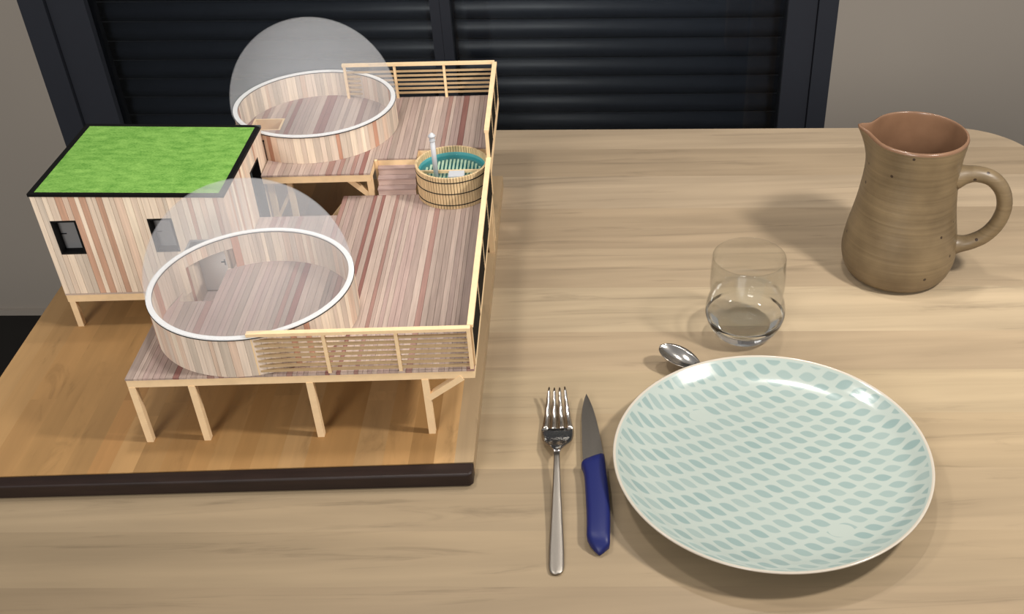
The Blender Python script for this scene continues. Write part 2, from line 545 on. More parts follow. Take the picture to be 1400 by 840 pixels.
beam('brace', (0.205, 1.057, -0.095), (0.262, 1.057, 0.005), 0.010, 0.012, M['tan'], ud, TAN)

# stairs between the decks
st = thing('deck_stairs', 'three pinkish wooden steps joining the lower and upper model decks', 'stairs', (0.65, 1.08, 0))
for k, (z, y) in enumerate(((0.081, 1.096), (0.054, 1.068), (0.027, 1.040))):
    box('tread', (0.588, 0.7255, y, y + 0.031, z - 0.006, z), M['treadw'], st, (172, 149, 142))
    box('riser', (0.589, 0.7245, y + 0.003, y + 0.0075, z - 0.027 + 0.0006, z - 0.0062), M['treadw'], st, (206, 182, 172))
box('stringer', (0.577, 0.5865, 1.108, 1.1205, 0.0006, 0.106), M['tan'], st, TAN)

# ------------------------------------------------------------------ railings
def bar_mesh(name, L, along, w, t):
    if along == 'x': b = (0, L, -w / 2, w / 2, -t / 2, t / 2)
    else: b = (-w / 2, w / 2, 0, L, -t / 2, t / 2)
    v_, f_ = boxd(*b)
    me = bpy.data.meshes.new(name)
    me.from_pydata([tuple(q * S for q in p) for p in v_], [], f_)
    return me
def railing(label, p0, length, along, posts, slat_z, rail_z, z_post0, slat_mat, slat_col, post_w=0.010):
    r = thing('railing', label, 'railing', p0, 'slatted railings of the scale model')
    def at(o, x, y, z):
        C.objects.link(o); o.parent = r; o.location = (x * S, y * S, z * S)
    segs = list(zip(posts, posts[1:]))
    for a, b in segs:
        L = b - a - post_w
        me = bar_mesh('slat', L, along, 0.007, 0.0070)
        me.materials.append(slat_mat)
        for z in slat_z:
            o_ = bpy.data.objects.new('slat', me); o_.color = lin(slat_col)
            at(o_, *((a + post_w, 0, z) if along == 'x' else (0, a + post_w, z)))
    pm_v, pm_f = boxd(0, post_w, -0.005, 0.005, z_post0, rail_z - 0.005) if along == 'x' else boxd(-0.005, 0.005, 0, post_w, z_post0, rail_z - 0.005)
    me = bpy.data.meshes.new('railing_post'); me.from_pydata([tuple(q * S for q in p) for p in pm_v], [], pm_f); me.materials.append(M['tan'])
    for a in posts:
        o_ = bpy.data.objects.new('railing_post', me); o_.color = lin(TAN)
        at(o_, *((a, 0, 0) if along == 'x' else (0, a, 0)))
    L = posts[-1] - posts[0] + post_w
    me = bar_mesh('handrail', L + 0.004, along, 0.017, 0.010); me.materials.append(M['tan'])
    o_ = bpy.data.objects.new('handrail', me); o_.color = lin(TAN)
    at(o_, *((posts[0] - 0.003, 0, rail_z) if along == 'x' else (0, posts[0] - 0.002, rail_z)))
    return r
SLF = [0.0125 + 0.0178 * k for k in range(7)]
SLR = [0.022 + 0.018 * k for k in range(6)]
SLT = (186, 159, 122)
railing('tan slatted railing along the front edge of the lower model deck', (0.377, 0.006, 0), 0.61, 'x', [0.0, 0.204, 0.407, 0.611], SLF, 0.1425, 0.0003, M['tan'], SLT)
railing('tan slatted railing along the rear edge of the upper model deck', (0.40, 1.648, U), 0.59, 'x', [0.0, 0.196, 0.391, 0.586], SLR, 0.1415, 0.0003, M['tan'], SLT)
railing('dark slatted side railing of the lower model deck, beside the hot tub', (0.998, 0.018, 0), 1.0, 'y', [0.0, 0.25, 0.505, 0.76, 1.006], [0.0085 + 0.0115 * k for k in range(11)], 0.1425, 0.0003, M['darkslat'], (40, 34, 28))
railing('dark slatted side railing of the upper model deck, right of the rear dome', (0.998, 1.046, U), 0.6, 'y', [0.0, 0.20, 0.40, 0.582], [0.0085 + 0.0115 * k for k in range(11)], 0.1415, 0.0003, M['darkslat'], (40, 34, 28))
gp = thing('railing_post', 'tall tan newel post where the upper and lower side railings meet', 'post', (0.998, 1.0355, 0))
box('shaft', (0.992, 1.004, 1.031, 1.0405, 0.0003, U + 0.1365), M['tan'], gp, TAN)
box('post_cap', (0.990, 1.006, 1.029, 1.0425, U + 0.1365, U + 0.1465), M['tan'], gp, TAN)

# ------------------------------------------------------------------ round dome pavilions
def transl(name, a):
    mt, nt, b = newmat(name)
    nt.nodes.remove(b)
    out = nt.nodes['Material Output']
    tr = nd(nt, 'ShaderNodeBsdfTransparent')
    df = nd(nt, 'ShaderNodeBsdfDiffuse'); df.inputs[0].default_value = (0.90, 0.94, 0.99, 1)
    tl = nd(nt, 'ShaderNodeBsdfTranslucent'); tl.inputs[0].default_value = (0.90, 0.94, 0.99, 1)
    m1 = nd(nt, 'ShaderNodeMixShader'); m1.inputs[0].default_value = 0.5
    nt.links.new(df.outputs[0], m1.inputs[1]); nt.links.new(tl.outputs[0], m1.inputs[2])
    m2 = nd(nt, 'ShaderNodeMixShader'); m2.inputs[0].default_value = a
    nt.links.new(tr.outputs[0], m2.inputs[1]); nt.links.new(m1.outputs[0], m2.inputs[2])
    nt.links.new(m2.outputs[0], out.inputs[0])
    return mt
M['dome'] = transl('frosted_dome', 0.145)

def pavilion(label, cx, cy, z0, zr, r, floor_z, holes, cut, group, rd):
    p = thing('dome_pavilion', label, 'pavilion', (cx, cy, z0), group)
    ri = r - 0.0155; ro = r - 0.0015
    # floor boards clipped to the circle
    xs = strip_edges(cx - ri, cx + ri, 0.012, 0.025, [q for h in holes for q in h[:2]])
    for a, b_ in xs:
        ha = math.sqrt(max(ri * ri - (a + GAP - cx) ** 2, 0)); hb = math.sqrt(max(ri * ri - (b_ - GAP - cx) ** 2, 0))
        mxx = (a + b_) / 2
        c = pick(DECK)
        hs = [(h[2], h[3]) for h in holes if h[0] < mxx < h[1]]
        y0a, y1a, y0b, y1b = cy - ha, cy + ha, cy - hb, cy + hb
        if not hs:
            prism('floor_plank', [(a + GAP, y0a), (b_ - GAP, y0b), (b_ - GAP, y1b), (a + GAP, y1a)], z0 + 0.0006, floor_z, M['floorw'], p, c)
        else:
            h0, h1 = hs[0]
            if h0 > max(y0a, y0b): prism('floor_plank', [(a + GAP, y0a), (b_ - GAP, y0b), (b_ - GAP, h0), (a + GAP, h0)], z0 + 0.0006, floor_z, M['floorw'], p, c)
            if h1 < min(y1a, y1b): prism('floor_plank', [(a + GAP, h1), (b_ - GAP, h1), (b_ - GAP, y1b), (a + GAP, y1a)], z0 + 0.0006, floor_z, M['floorw'], p, c)
    # wall staves
    for a, b_ in strip_edges(0, 2 * math.pi, 0.040, 0.095):
        mid = (a + b_) / 2
        mx_, my_ = cx + r * math.cos(mid), cy + r * math.sin(mid)
        zl = z0 + 0.0006
        if cut and cut[0] < mx_ < cut[1] and my_ > cy: zl = cut[2]
        g_ = 0.0012
        q = []
        nn = 3
        for k in range(nn + 1):
            t = a + g_ + (b_ - a - 2 * g_) * k / nn; q.append((cx + ro * math.cos(t), cy + ro * math.sin(t)))
        for k in range(nn, -1, -1):
            t = a + g_ + (b_ - a - 2 * g_) * k / nn; q.append((cx + ri * math.cos(t), cy + ri * math.sin(t)))
        prism('wall_stave', q, zl, zr - 0.0062, M['wallw'], p, pick(DRUMP))
    lathe('ring_seal', [(ri - 0.0012, zr - 0.0060), (r + 0.0012, zr - 0.0060), (r + 0.0012, zr - 0.0035), (ri - 0.0012, zr - 0.0035)], cx, cy, M['ink'], p, 96, closed=True, smooth=False, label='thin dark seal below the white rim')
    lathe('rim_ring', [(ri - 0.0005, zr - 0.0034), (r, zr - 0.0034), (r, zr), (ri - 0.0005, zr)], cx, cy, M['white'], p, 96, closed=True, smooth=False, label='flat white rim')
    prof = []
    nq = 28
    for k in range(nq + 1):
        t = math.pi / 2 * k / nq
        prof.append((max(rd * math.cos(t), 0), zr + 0.0003 + rd * math.sin(t)))
    for k in range(nq, -1, -1):
        t = math.pi / 2 * k / nq
        prof.append((max((rd - 0.003) * math.cos(t), 0), zr + 0.0003 + (rd - 0.003) * math.sin(t)))
    lathe('dome', prof, cx, cy, M['dome'], p, 96, closed=True, label='hazy see-through white dome')
    return p

D1 = (0.3227, 0.2972); D2 = (0.3315, 1.393)
PX0, PX1 = 0.058, 0.1655
pv1 = pavilion('front round wooden pavilion with hazy dome, at the lower deck corner by the front railing', D1[0], D1[1], 0.0, 0.1351, 0.3038, 0.018,
               [(PX0, PX1, 0.362, 2.0)], (PX0 + 0.004, PX1 + 0.012, 0.0885), 'domed round pavilions', 0.3035)
# passage from the pavilion down to the cabin door
for a, b_ in strip_edges(0.352, 0.604, 0.018, 0.030, [0.430]):
    top = 0.0165 if (a + b_) / 2 < 0.428 else 0.088
    box('passage_board', (0.0505, PX0, a + GAP, b_ - GAP, -0.106, top), M['wallw'], pv1, pick(DRUMP))
    yy = (a + b_) / 2
    top = 0.0165 if (yy < 0.560) else 0.088
    box('passage_board', (PX1, PX1 + 0.0085, a + GAP, b_ - GAP, -0.106, top), M['wallw'], pv1, pick(DRUMP))
for a, b_ in strip_edges(PX0, PX1, 0.018, 0.028):
    box('passage_board', (a + GAP, b_ - GAP, 0.3525, 0.361, -0.106, 0.0165), M['wallw'], pv1, pick(DRUMP))
box('passage_floor', (0.0505, PX1 + 0.0085, 0.352, 0.604, -0.112, -0.1064), M['floorw'], pv1, (200, 176, 166))
q = []
for k in range(9):
    x = 0.0463 + (0.1765 - 0.0463) * k / 8
    q.append((x, D1[1] + math.sqrt(max(0.3042 ** 2 - (x - D1[0]) ** 2, 0)) + 0.001))
q += [(0.1765, 0.6035), (0.0463, 0.6035)]
q2 = [(min(max(x, 0.0525), 0.170), min(y + (0.006 if i < 9 else 0), 0.597)) for i, (x, y) in enumerate(q)]
nq = len(q)
v = [(*p, z) for z in (0.0886, 0.0955) for loop in (q, q2) for p in loop]
f = []
for i in range(nq):
    j = (i + 1) % nq
    f += [(i, j, nq + j, nq + i), (2 * nq + i, 2 * nq + j, 3 * nq + j, 3 * nq + i), (i, j, 2 * nq + j, 2 * nq + i), (nq + i, nq + j, 3 * nq + j, 3 * nq + i)]
mk('roof_frame', v, f, M['grey'], pv1, label='small grey skylight frame over the passage')
prism('skylight_pane', [(0.5 * (a_[0] + c_[0]), 0.5 * (a_[1] + c_[1])) for a_, c_ in zip(q2, q2)], 0.091, 0.0925, M['pane'], pv1)

pv2 = pavilion('rear round wooden pavilion with hazy dome, on the upper deck by the shutter', D2[0], D2[1], U, 0.215, 0.2995, U + 0.005,
               [HATCH], None, 'domed round pavilions', 0.305)
hx0, hx1, hy0, hy1 = HATCH
for b in ((hx0 + 0.0005, hx0 + 0.0075, hy0 + 0.0005, hy1 - 0.0005), (hx1 - 0.0075, hx1 - 0.0005, hy0 + 0.0005, hy1 - 0.0005), (hx0 + 0.008, hx1 - 0.008, hy1 - 0.0075, hy1 - 0.0005), (hx0 + 0.008, hx1 - 0.008, hy0 + 0.0005, hy0 + 0.0075)):
    box('hatch_board', (*b, 0.020, U + 0.0055), M['tan'], pv2, TAN)
box('hatch_floor', (hx0 + 0.0005, hx1 - 0.0005, hy0 + 0.0005, hy1 - 0.0005, 0.012, 0.0195), M['tan'], pv2, TAN)

# ------------------------------------------------------------------ cabin
cn = thing('cabin', 'wooden cabin with flat green roof at the left of the scale model', 'cabin', (-0.1, 0.85, -H))
FZ = -0.106
ZC4 = {(0, 0): 0.2689, (1, 0): 0.2488, (0, 1): 0.2549, (1, 1): 0.2346}
def roofz(x, y):
    u = (x - HX0) / (HX1 - HX0); w = (y - HY0) / (HY1 - HY0)
    return ZC4[0, 0] * (1 - u) * (1 - w) + ZC4[1, 0] * u * (1 - w) + ZC4[0, 1] * (1 - u) * w + ZC4[1, 1] * u * w - 0.004
TH = 0.012
def wallplank(b2, axis, z0, z1a, z1b):
    """b2 = plan rectangle; z1a / z1b = top at the two ends of the strip"""
    x0, x1, y0, y1 = b2
    v, f = boxd(x0, x1, y0, y1, z0, z1a)
    for i in (4, 5, 6, 7):
        e = (v[i][0] > (x0 + x1) / 2) if axis == 'x' else (v[i][1] > (y0 + y1) / 2)
        v[i] = (v[i][0], v[i][1], z1b if e else z1a)
    mk('wall_plank', v, f, M['wallw'], cn, pick(WALLP))
W1 = (-0.3815, -0.3005, 0.0487, 0.1747); W2 = (-0.0738, 0.0044, 0.0487, 0.1740); DR = (0.0514, 0.1505, -0.1045, 0.0685)
def wallrun(axis, fixed, lo, hi, holes):
    for a, b_ in strip_edges(lo, hi, 0.011, 0.027, [q for h in holes for q in h[:2]]):
        mid = (a + b_) / 2
        zt = [roofz(q, fixed[0]) if axis == 'x' else roofz(fixed[0], q) for q in (a, b_)]
        top = min(zt)
        for z0, z1 in minus((FZ + 0.0005, top), [(h[2], h[3]) for h in holes if h[0] < mid < h[1]]):
            e = z1 == top
            g = 0.0005
            pl = (a + g, b_ - g, fixed[0], fixed[1]) if axis == 'x' else (fixed[0], fixed[1], a + g, b_ - g)
            wallplank(pl, axis, z0, zt[0] if e else z1, zt[1] if e else z1)
SD = (0.916, 1.0345, -0.098, 0.1695)
wallrun('x', (HY0, HY0 + TH), HX0, HX1, [W1, W2, DR])
wallrun('x', (HY1 - TH, HY1), HX0, HX1, [])
wallrun('y', (HX0, HX0 + TH), HY0 + TH, HY1 - TH, [])
wallrun('y', (HX1 - TH, HX1), HY0 + TH, HY1 - TH, [SD])
box('floor_plate', (HX0, HX1, HY0, HY1, FZ - 0.006, FZ), M['floorw'], cn, (196, 176, 160))
for b in ((HX0 + 0.001, HX1 - 0.001, HY0 + 0.001, HY0 + 0.013), (HX0 + 0.001, HX1 - 0.001, HY1 - 0.013, HY1 - 0.001), (HX0 + 0.001, HX0 + 0.013, HY0 + 0.013, HY1 - 0.013), (HX1 - 0.013, HX1 - 0.001, HY0 + 0.013, HY1 - 0.013)):
    box('floor_beam', (*b, FZ - T, FZ - 0.0062), M['tan'], cn, TAN)
for x, y in ((HX0 + 0.004, HY0 + 0.001), (HX1 - 0.03, HY0 + 0.001), (HX0 + 0.004, HY1 - 0.022), (HX1 - 0.03, HY1 - 0.022)):
    post(cn, x, y, -H, FZ - T)
# roof: black slab and kerb, grass mat inside
def slab(name, x0, x1, y0, y1, d0, d1, mat):
    v = []
    for d in (d0, d1):
        for x, y in ((x0, y0), (x1, y0), (x1, y1), (x0, y1)):
            v.append((x, y, roofz(min(max(x, HX0), HX1), min(max(y, HY0), HY1)) + d))
    return mk(name, v, [(0, 3, 2, 1), (4, 5, 6, 7), (0, 1, 5, 4), (1, 2, 6, 5), (2, 3, 7, 6), (3, 0, 4, 7)], mat, cn)
ov = 0.003; kw_ = 0.014
slab('roof_slab', HX0 - ov, HX1 + ov, HY0 - ov, HY1 + ov, 0.0004, 0.007, M['black'])
for b in ((HX0 - ov, HX1 + ov, HY0 - ov, HY0 + kw_ - 0.004), (HX0 - ov, HX1 + ov, HY1 - kw_, HY1 + ov), (HX0 - ov, HX0 + kw_, HY0 + kw_ - 0.004, HY1 - kw_), (HX1 - kw_, HX1 + ov, HY0 + kw_ - 0.004, HY1 - kw_)):
    slab('roof_kerb', *b, 0.0071, 0.0105, M['black'])
gm, nt, b = newmat('roof_grass')
b.inputs['Roughness'].default_value = 0.9; b.inputs['Specular IOR Level'].default_value = 0.1
tc = nd(nt, 'ShaderNodeTexCoord')
n1 = nd(nt, 'ShaderNodeTexNoise'); n1.inputs['Scale'].default_value = 130; n1.inputs['Detail'].default_value = 5
n2 = nd(nt, 'ShaderNodeTexNoise'); n2.inputs['Scale'].default_value = 900; n2.inputs['Detail'].default_value = 2
mp = nd(nt, 'ShaderNodeMapping'); mp.inputs['Scale'].default_value = (0.6, 1.3, 1)
nt.links.new(tc.outputs['Object'], mp.inputs[0])
nt.links.new(mp.outputs[0], n1.inputs['Vector']); nt.links.new(mp.outputs[0], n2.inputs['Vector'])
ad = nd(nt, 'ShaderNodeMath', operation='ADD'); nt.links.new(n1.outputs['Fac'], ad.inputs[0]); nt.links.new(n2.outputs['Fac'], ad.inputs[1])
cr = nd(nt, 'ShaderNodeValToRGB')
cr.color_ramp.elements[0].position = 0.36; cr.color_ramp.elements[0].color = lin((92, 144, 58))
cr.color_ramp.elements[1].position = 0.68; cr.color_ramp.elements[1].color = lin((146, 192, 96))
hf = nd(nt, 'ShaderNodeMath', operation='MULTIPLY'); hf.inputs[1].default_value = 0.5
nt.links.new(ad.outputs[0], hf.inputs[0]); nt.links.new(hf.outputs[0], cr.inputs[0])
nt.links.new(cr.outputs[0], b.inputs['Base Color'])
bp = nd(nt, 'ShaderNodeBump'); bp.inputs['Strength'].default_value = 0.3; bp.inputs['Distance'].default_value = 0.0006
nt.links.new(n2.outputs['Fac'], bp.inputs['Height']); nt.links.new(bp.outputs[0], b.inputs['Normal'])
slab('grass_mat', HX0 + kw_ + 0.0003, HX1 - kw_ - 0.0003, HY0 + kw_ - 0.0037, HY1 - kw_ - 0.0003, 0.0072, 0.0092, gm)['label'] = 'green grass roof'
# windows with deep black reveals
def cab_window(w):
    x0, x1, z0, z1 = w
    e = 0.0003
    d0, d1 = HY0 - 0.001, HY0 + 0.034
    fr = bpy.data.objects.new('window', None); C.objects.link(fr); fr.parent = cn
    k = 0.0062
    box('frame', (x0 + e, x0 + k, d0, d1, z0 + e, z1 - e), M['black'], fr)
    box('frame', (x1 - k, x1 - e, d0, d1, z0 + e, z1 - e), M['black'], fr)
    box('frame', (x0 + k, x1 - k, d0, d1, z0 + e, z0 + k), M['black'], fr)
    box('frame', (x0 + k, x1 - k, d0, d1, z1 - k, z1 - e), M['black'], fr)
    box('pane', (x0 + k, x1 - k, d1 - 0.004, d1, z0 + k, z1 - k), M['grey'], fr)
    xh = x0 + k + 0.0005; zh = (z0 + z1) / 2 - 0.001
    box('handle', (xh, xh + 0.017, d1 - 0.0075, d1 - 0.0042, zh - 0.0012, zh + 0.0012), M['ink'], fr)
cab_window(W1); cab_window(W2)
# side glazed door
y0, y1, z0, z1 = SD
fr = bpy.data.objects.new('glass_door', None); C.objects.link(fr); fr.parent = cn
k = 0.0062; xo, xi = HX1 + 0.001, HX1 - 0.034; e = 0.0003
box('frame', (xi, xo, y0 + e, y0 + k, z0, z1 - e), M['black'], fr)
box('frame', (xi, xo, y1 - k, y1 - e, z0, z1 - e), M['black'], fr)
box('frame', (xi, xo, y0 + k, y1 - k, z1 - k, z1 - e), M['black'], fr)
box('frame', (xi, xo, y0 + k, y1 - k, z0, z0 + k), M['black'], fr)
box('pane', (xi, xi + 0.004, y0 + k, y1 - k, z0 + k, z1 - k), M['greyglass'], fr)
# white entrance door in the front wall, seen through the front pavilion's passage
dr = box('door', (DR[0] + 0.0005, DR[1] - 0.0005, HY0 - 0.002, HY0 + 0.010, DR[2], DR[3] - 0.0005), M['white'], cn, label='white door into the domed pavilion')
box('handle_plate', (0.1372, 0.1412, HY0 - 0.0038, HY0 - 0.0021, -0.006, 0.016), M['grey'], dr)
box('handle', (0.1285, 0.1405, HY0 - 0.0075, HY0 - 0.0039, 0.006, 0.0085), M['ink'], dr)
tube('downpipe', [(HX1 + 0.0035, 1.129, 0.183), (HX1 + 0.0035, 1.129, U + 0.001)], 0.0013, M['ink'], cn, 8)
lathe('pipe_head', [(0.0, 0.181), (0.003, 0.183), (0.003, 0.187), (0.0, 0.189)], HX1 + 0.0035, 1.129, M['ink'], cn, 12)

# ------------------------------------------------------------------ hot tub
TX_, TY_, TR, TZ = 0.862, 1.056, 0.1295, 0.1222
ht = thing('hot_tub', 'round slatted wooden hot tub with teal water and white flue', 'tub', (TX_, TY_, 0.0))
NS = 76
da = 2 * math.pi / NS
v = []
for z in (0.0005, TZ):
    for r_, s in ((TR, 0.41), (TR, -0.41), (TR - 0.0085, -0.41), (TR - 0.0085, 0.41)):
        v.append((TX_ + r_ * math.cos(s * da), TY_ + r_ * math.sin(s * da), z))
stv = mk('stave', v, [(0, 3, 2, 1), (4, 5, 6, 7), (0, 1, 5, 4), (1, 2, 6, 5), (2, 3, 7, 6), (3, 0, 4, 7)], M['tan'], ht, (222, 194, 150))
for k_ in range(1, NS):
    c = stv.copy(); C.objects.link(c); c.parent = ht
    c.rotation_euler = (0, 0, da * k_)
    q = random.uniform(0.95, 1.03)
    c.color = lin((222 * q, 194 * q, 150 * q))
for z in (0.104, 0.0605, 0.016):
    lathe('hoop', [(TR + 0.0001, z - 0.0017), (TR + 0.0013, z - 0.0017), (TR + 0.0013, z + 0.0017), (TR + 0.0001, z + 0.0017)], TX_, TY_, M['ink'], ht, 64, closed=True, smooth=False)
ri = TR - 0.0087
lathe('stave_backing', [(TR - 0.0048, 0.002), (TR - 0.0036, 0.002), (TR - 0.0036, TZ - 0.003), (TR - 0.0048, TZ - 0.003)], TX_, TY_, M['ink'], ht, 64, closed=True, smooth=False)
lathe('liner', [(ri, 0.002), (ri, 0.1), (ri - 0.002, 0.1), (ri - 0.002, 0.004), (0, 0.004), (0, 0.002)], TX_, TY_, M['teal'], ht, 64, smooth=False, label='teal lining')
wm, nt, b = newmat('tub_water')
nt.nodes.remove(b)
out = nt.nodes['Material Output']
tr = nd(nt, 'ShaderNodeBsdfTransparent'); tr.inputs[0].default_value = (0.84, 0.95, 0.955, 1)
gs = nd(nt, 'ShaderNodeBsdfGlossy'); gs.inputs['Roughness'].default_value = 0.05
mx = nd(nt, 'ShaderNodeMixShader'); mx.inputs[0].default_value = 0.06
nt.links.new(tr.outputs[0], mx.inputs[1]); nt.links.new(gs.outputs[0], mx.inputs[2]); nt.links.new(mx.outputs[0], out.inputs[0])
lathe('water', [(0, 0.0885), (ri - 0.003, 0.0885), (ri - 0.003, 0.0893), (0, 0.0893)], TX_, TY_, wm, ht, 64, smooth=False, label='clear teal water')
# slatted bench just under the water
k_ = -7
while k_ <= 7:
    x = TX_ + 0.0136 * k_
    hh = math.sqrt(0.106 ** 2 - (x - TX_) ** 2) - 0.004
    box('bench_slat', (x - 0.0036, x + 0.0036, TY_ - hh, TY_ + hh, 0.0765, 0.0805), M['tan'], ht, (250, 234, 204))
    k_ += 1
box('stove_guard', (TX_ - 0.113, TX_ + 0.100, 1.030, 1.038, 0.0905, 0.1005), M['tan'], ht, (226, 198, 156))
o = box('stove', (0.853, 0.909, 0.985, 1.0285, 0.0808, 0.1015), M['flue'], ht, label='pale grey stove box'); bevel(o, 0.002)
fl = tube('flue', [(0.8085, 1.014, 0.081), (0.8085, 1.014, 0.241)], 0.0088, M['flue'], ht, 20, label='pale grey flue pipe')
lathe('flue_collar', [(0.0092, 0.226), (0.0108, 0.226), (0.0108, 0.231), (0.0092, 0.231)], 0.8085, 1.014, M['flue'], fl, 24, closed=True)
lathe('cowl', [(0.0, 0.2415), (0.0135, 0.2425), (0.0125, 0.2475), (0.003, 0.257), (0.0, 0.258)], 0.8085, 1.014, M['flue'], fl, 24)

# ------------------------------------------------------------------ jug
jug_mat, nt, b = newmat('stoneware')
b.inputs['Roughness'].default_value = 0.42
tc = nd(nt, 'ShaderNodeTexCoord')
mp = nd(nt, 'ShaderNodeMapping'); mp.inputs['Scale'].default_value = (8, 8, 420)
nt.links.new(tc.outputs['Object'], mp.inputs[0])
n1 = nd(nt, 'ShaderNodeTexNoise'); n1.inputs['Scale'].default_value = 1; n1.inputs['Detail'].default_value = 3
nt.links.new(mp.outputs[0], n1.inputs['Vector'])
n2 = nd(nt, 'ShaderNodeTexNoise'); n2.inputs['Scale'].default_value = 22; n2.inputs['Detail'].default_value = 4
nt.links.new(tc.outputs['Object'], n2.inputs['Vector'])
cr = nd(nt, 'ShaderNodeValToRGB')
cr.color_ramp.elements[0].position = 0.32; cr.color_ramp.elements[0].color = lin((92, 76, 54))
cr.color_ramp.elements[1].position = 0.68; cr.color_ramp.elements[1].color = lin((130, 111, 82))
av = nd(nt, 'ShaderNodeMath', operation='MULTIPLY_ADD'); nt.links.new(n1.outputs['Fac'], av.inputs[0]); av.inputs[1].default_value = 0.45; nt.links.new(n2.outputs['Fac'], av.inputs[2])
hv = nd(nt, 'ShaderNodeMath', operation='MULTIPLY'); hv.inputs[1].default_value = 0.69
nt.links.new(av.outputs[0], hv.inputs[0]); nt.links.new(hv.outputs[0], cr.inputs[0])
vo = nd(nt, 'ShaderNodeTexVoronoi'); vo.inputs['Scale'].default_value = 75
nt.links.new(tc.outputs['Object'], vo.inputs['Vector'])
lt = nd(nt, 'ShaderNodeMath', operation='LESS_THAN'); lt.inputs[1].default_value = 0.12
nt.links.new(vo.outputs['Distance'], lt.inputs[0])
sp = nd(nt, 'ShaderNodeMath', operation='GREATER_THAN'); sp.inputs[1].default_value = 0.62
sx = nd(nt, 'ShaderNodeSeparateColor'); nt.links.new(vo.outputs['Color'], sx.inputs[0]); nt.links.new(sx.outputs[0], sp.inputs[0])
mu = nd(nt, 'ShaderNodeMath', operation='MULTIPLY'); nt.links.new(lt.outputs[0], mu.inputs[0]); nt.links.new(sp.outputs[0], mu.inputs[1])
mc = nd(nt, 'ShaderNodeMix', data_type='RGBA')
nt.links.new(mu.outputs[0], mc.inputs['Factor']); nt.links.new(cr.outputs[0], mc.inputs['A']); mc.inputs['B'].default_value = lin((52, 36, 24))
nt.links.new(mc.outputs['Result'], b.inputs['Base Color'])
bp = nd(nt, 'ShaderNodeBump'); bp.inputs['Strength'].default_value = 0.3; bp.inputs['Distance'].default_value = 0.0008
nt.links.new(n1.outputs['Fac'], bp.inputs['Height']); nt.links.new(bp.outputs[0], b.inputs['Normal'])
M['jug'] = jug_mat
M['glaze'] = plain('rust_glaze', (120, 90, 68), 0.25, spec=0.6, vary=0.28, bscale=45)
JX, JY = 2.487, 0.912
jg = thing('pitcher', 'brown speckled stoneware jug with spout and loop handle at the right', 'jug', (JX, JY, ZT))
def curve(pts, n):
    """Catmull-Rom through (r, z) points"""
    out = []
    P = [pts[0]] + pts + [pts[-1]]
    for i in range(1, len(P) - 2):
        for k_ in range(n):
            t = k_ / n
            out.append(tuple(0.5 * ((2 * P[i][j]) + (-P[i - 1][j] + P[i + 1][j]) * t + (2 * P[i - 1][j] - 5 * P[i][j] + 4 * P[i + 1][j] - P[i + 2][j]) * t * t + (-P[i - 1][j] + 3 * P[i][j] - 3 * P[i + 1][j] + P[i + 2][j]) * t ** 3) for j in range(2)))
    out.append(pts[-1])
    return out
JO = [(0.150, 0.0), (0.170, 0.006), (0.190, 0.028), (0.204, 0.075), (0.2045, 0.12), (0.196, 0.18), (0.182, 0.25), (0.171, 0.32), (0.1635, 0.40), (0.1645, 0.47), (0.170, 0.53), (0.1725, 0.549)]
JI = [(0.1705, 0.5555), (0.166, 0.558), (0.161, 0.554), (0.157, 0.52), (0.152, 0.46), (0.151, 0.40), (0.159, 0.32), (0.170, 0.25), (0.184, 0.18), (0.190, 0.12), (0.186, 0.06), (0.15, 0.03), (0.0, 0.028)]
SPA = math.radians(166)
def jugring(prof, n=96):
    v_, f_ = [], []
    for r_, z in prof:
        for k_ in range(n):
            a = 2 * math.pi * k_ / n
            d_ = (a - SPA + math.pi) % (2 * math.pi) - math.pi
            up = max(0, (z - 0.43) / 0.125)
            pull = 0.036 * up * up * math.exp(-(d_ / 0.15) ** 2)
            pinch = -0.004 * up * (math.exp(-((abs(d_) - 0.48) / 0.2) ** 2)) 
            lift = 0.010 * up * up * math.exp(-(d_ / 0.2) ** 2)
            rr = r_ + (pull + pinch if r_ > 0.01 else 0)
            v_.append((JX + rr * math.cos(a), JY + rr * math.sin(a), ZT + z + lift))
    for i in range(len(prof) - 1):
        for k_ in range(n):
            l = (k_ + 1) % n
            f_.append((i * n + k_, i * n + l, (i + 1) * n + l, (i + 1) * n + k_))
    return v_, f_, n
po = [(0.0, 0.002), (0.14, 0.002)] + curve(JO, 5)
v, f, n = jugring(po + curve(JI, 4))
body = mk('body', v, f, M['jug'], jg, smooth=True)
body.data.materials.append(M['glaze'])
no = (len(po) - 1) * n
for p_ in body.data.polygons:
    if min(p_.vertices) >= no - 1: p_.material_index = 1
bm = bmesh.new(); bm.from_mesh(body.data); bmesh.ops.remove_doubles(bm, verts=bm.verts, dist=1e-6); bm.to_mesh(body.data); bm.free()
HA = math.radians(-17)
HP = [(0.150, 0.405), (0.182, 0.418), (0.225, 0.425), (0.275, 0.412), (0.315, 0.370), (0.332, 0.310), (0.322, 0.245), (0.290, 0.190), (0.245, 0.155), (0.205, 0.140), (0.180, 0.135)]
hp = curve(HP, 4)
rad = []
for i in range(len(hp)):
    t = i / (len(hp) - 1)
    rad.append(0.027 + 0.016 * (math.exp(-(t / 0.10) ** 2) + 0.9 * math.exp(-((1 - t) / 0.10) ** 2)))
tube('handle', [(JX + r_ * math.cos(HA), JY + r_ * math.sin(HA), ZT + z) for r_, z in hp], rad, M['jug'], jg, 20, flat=1.15)

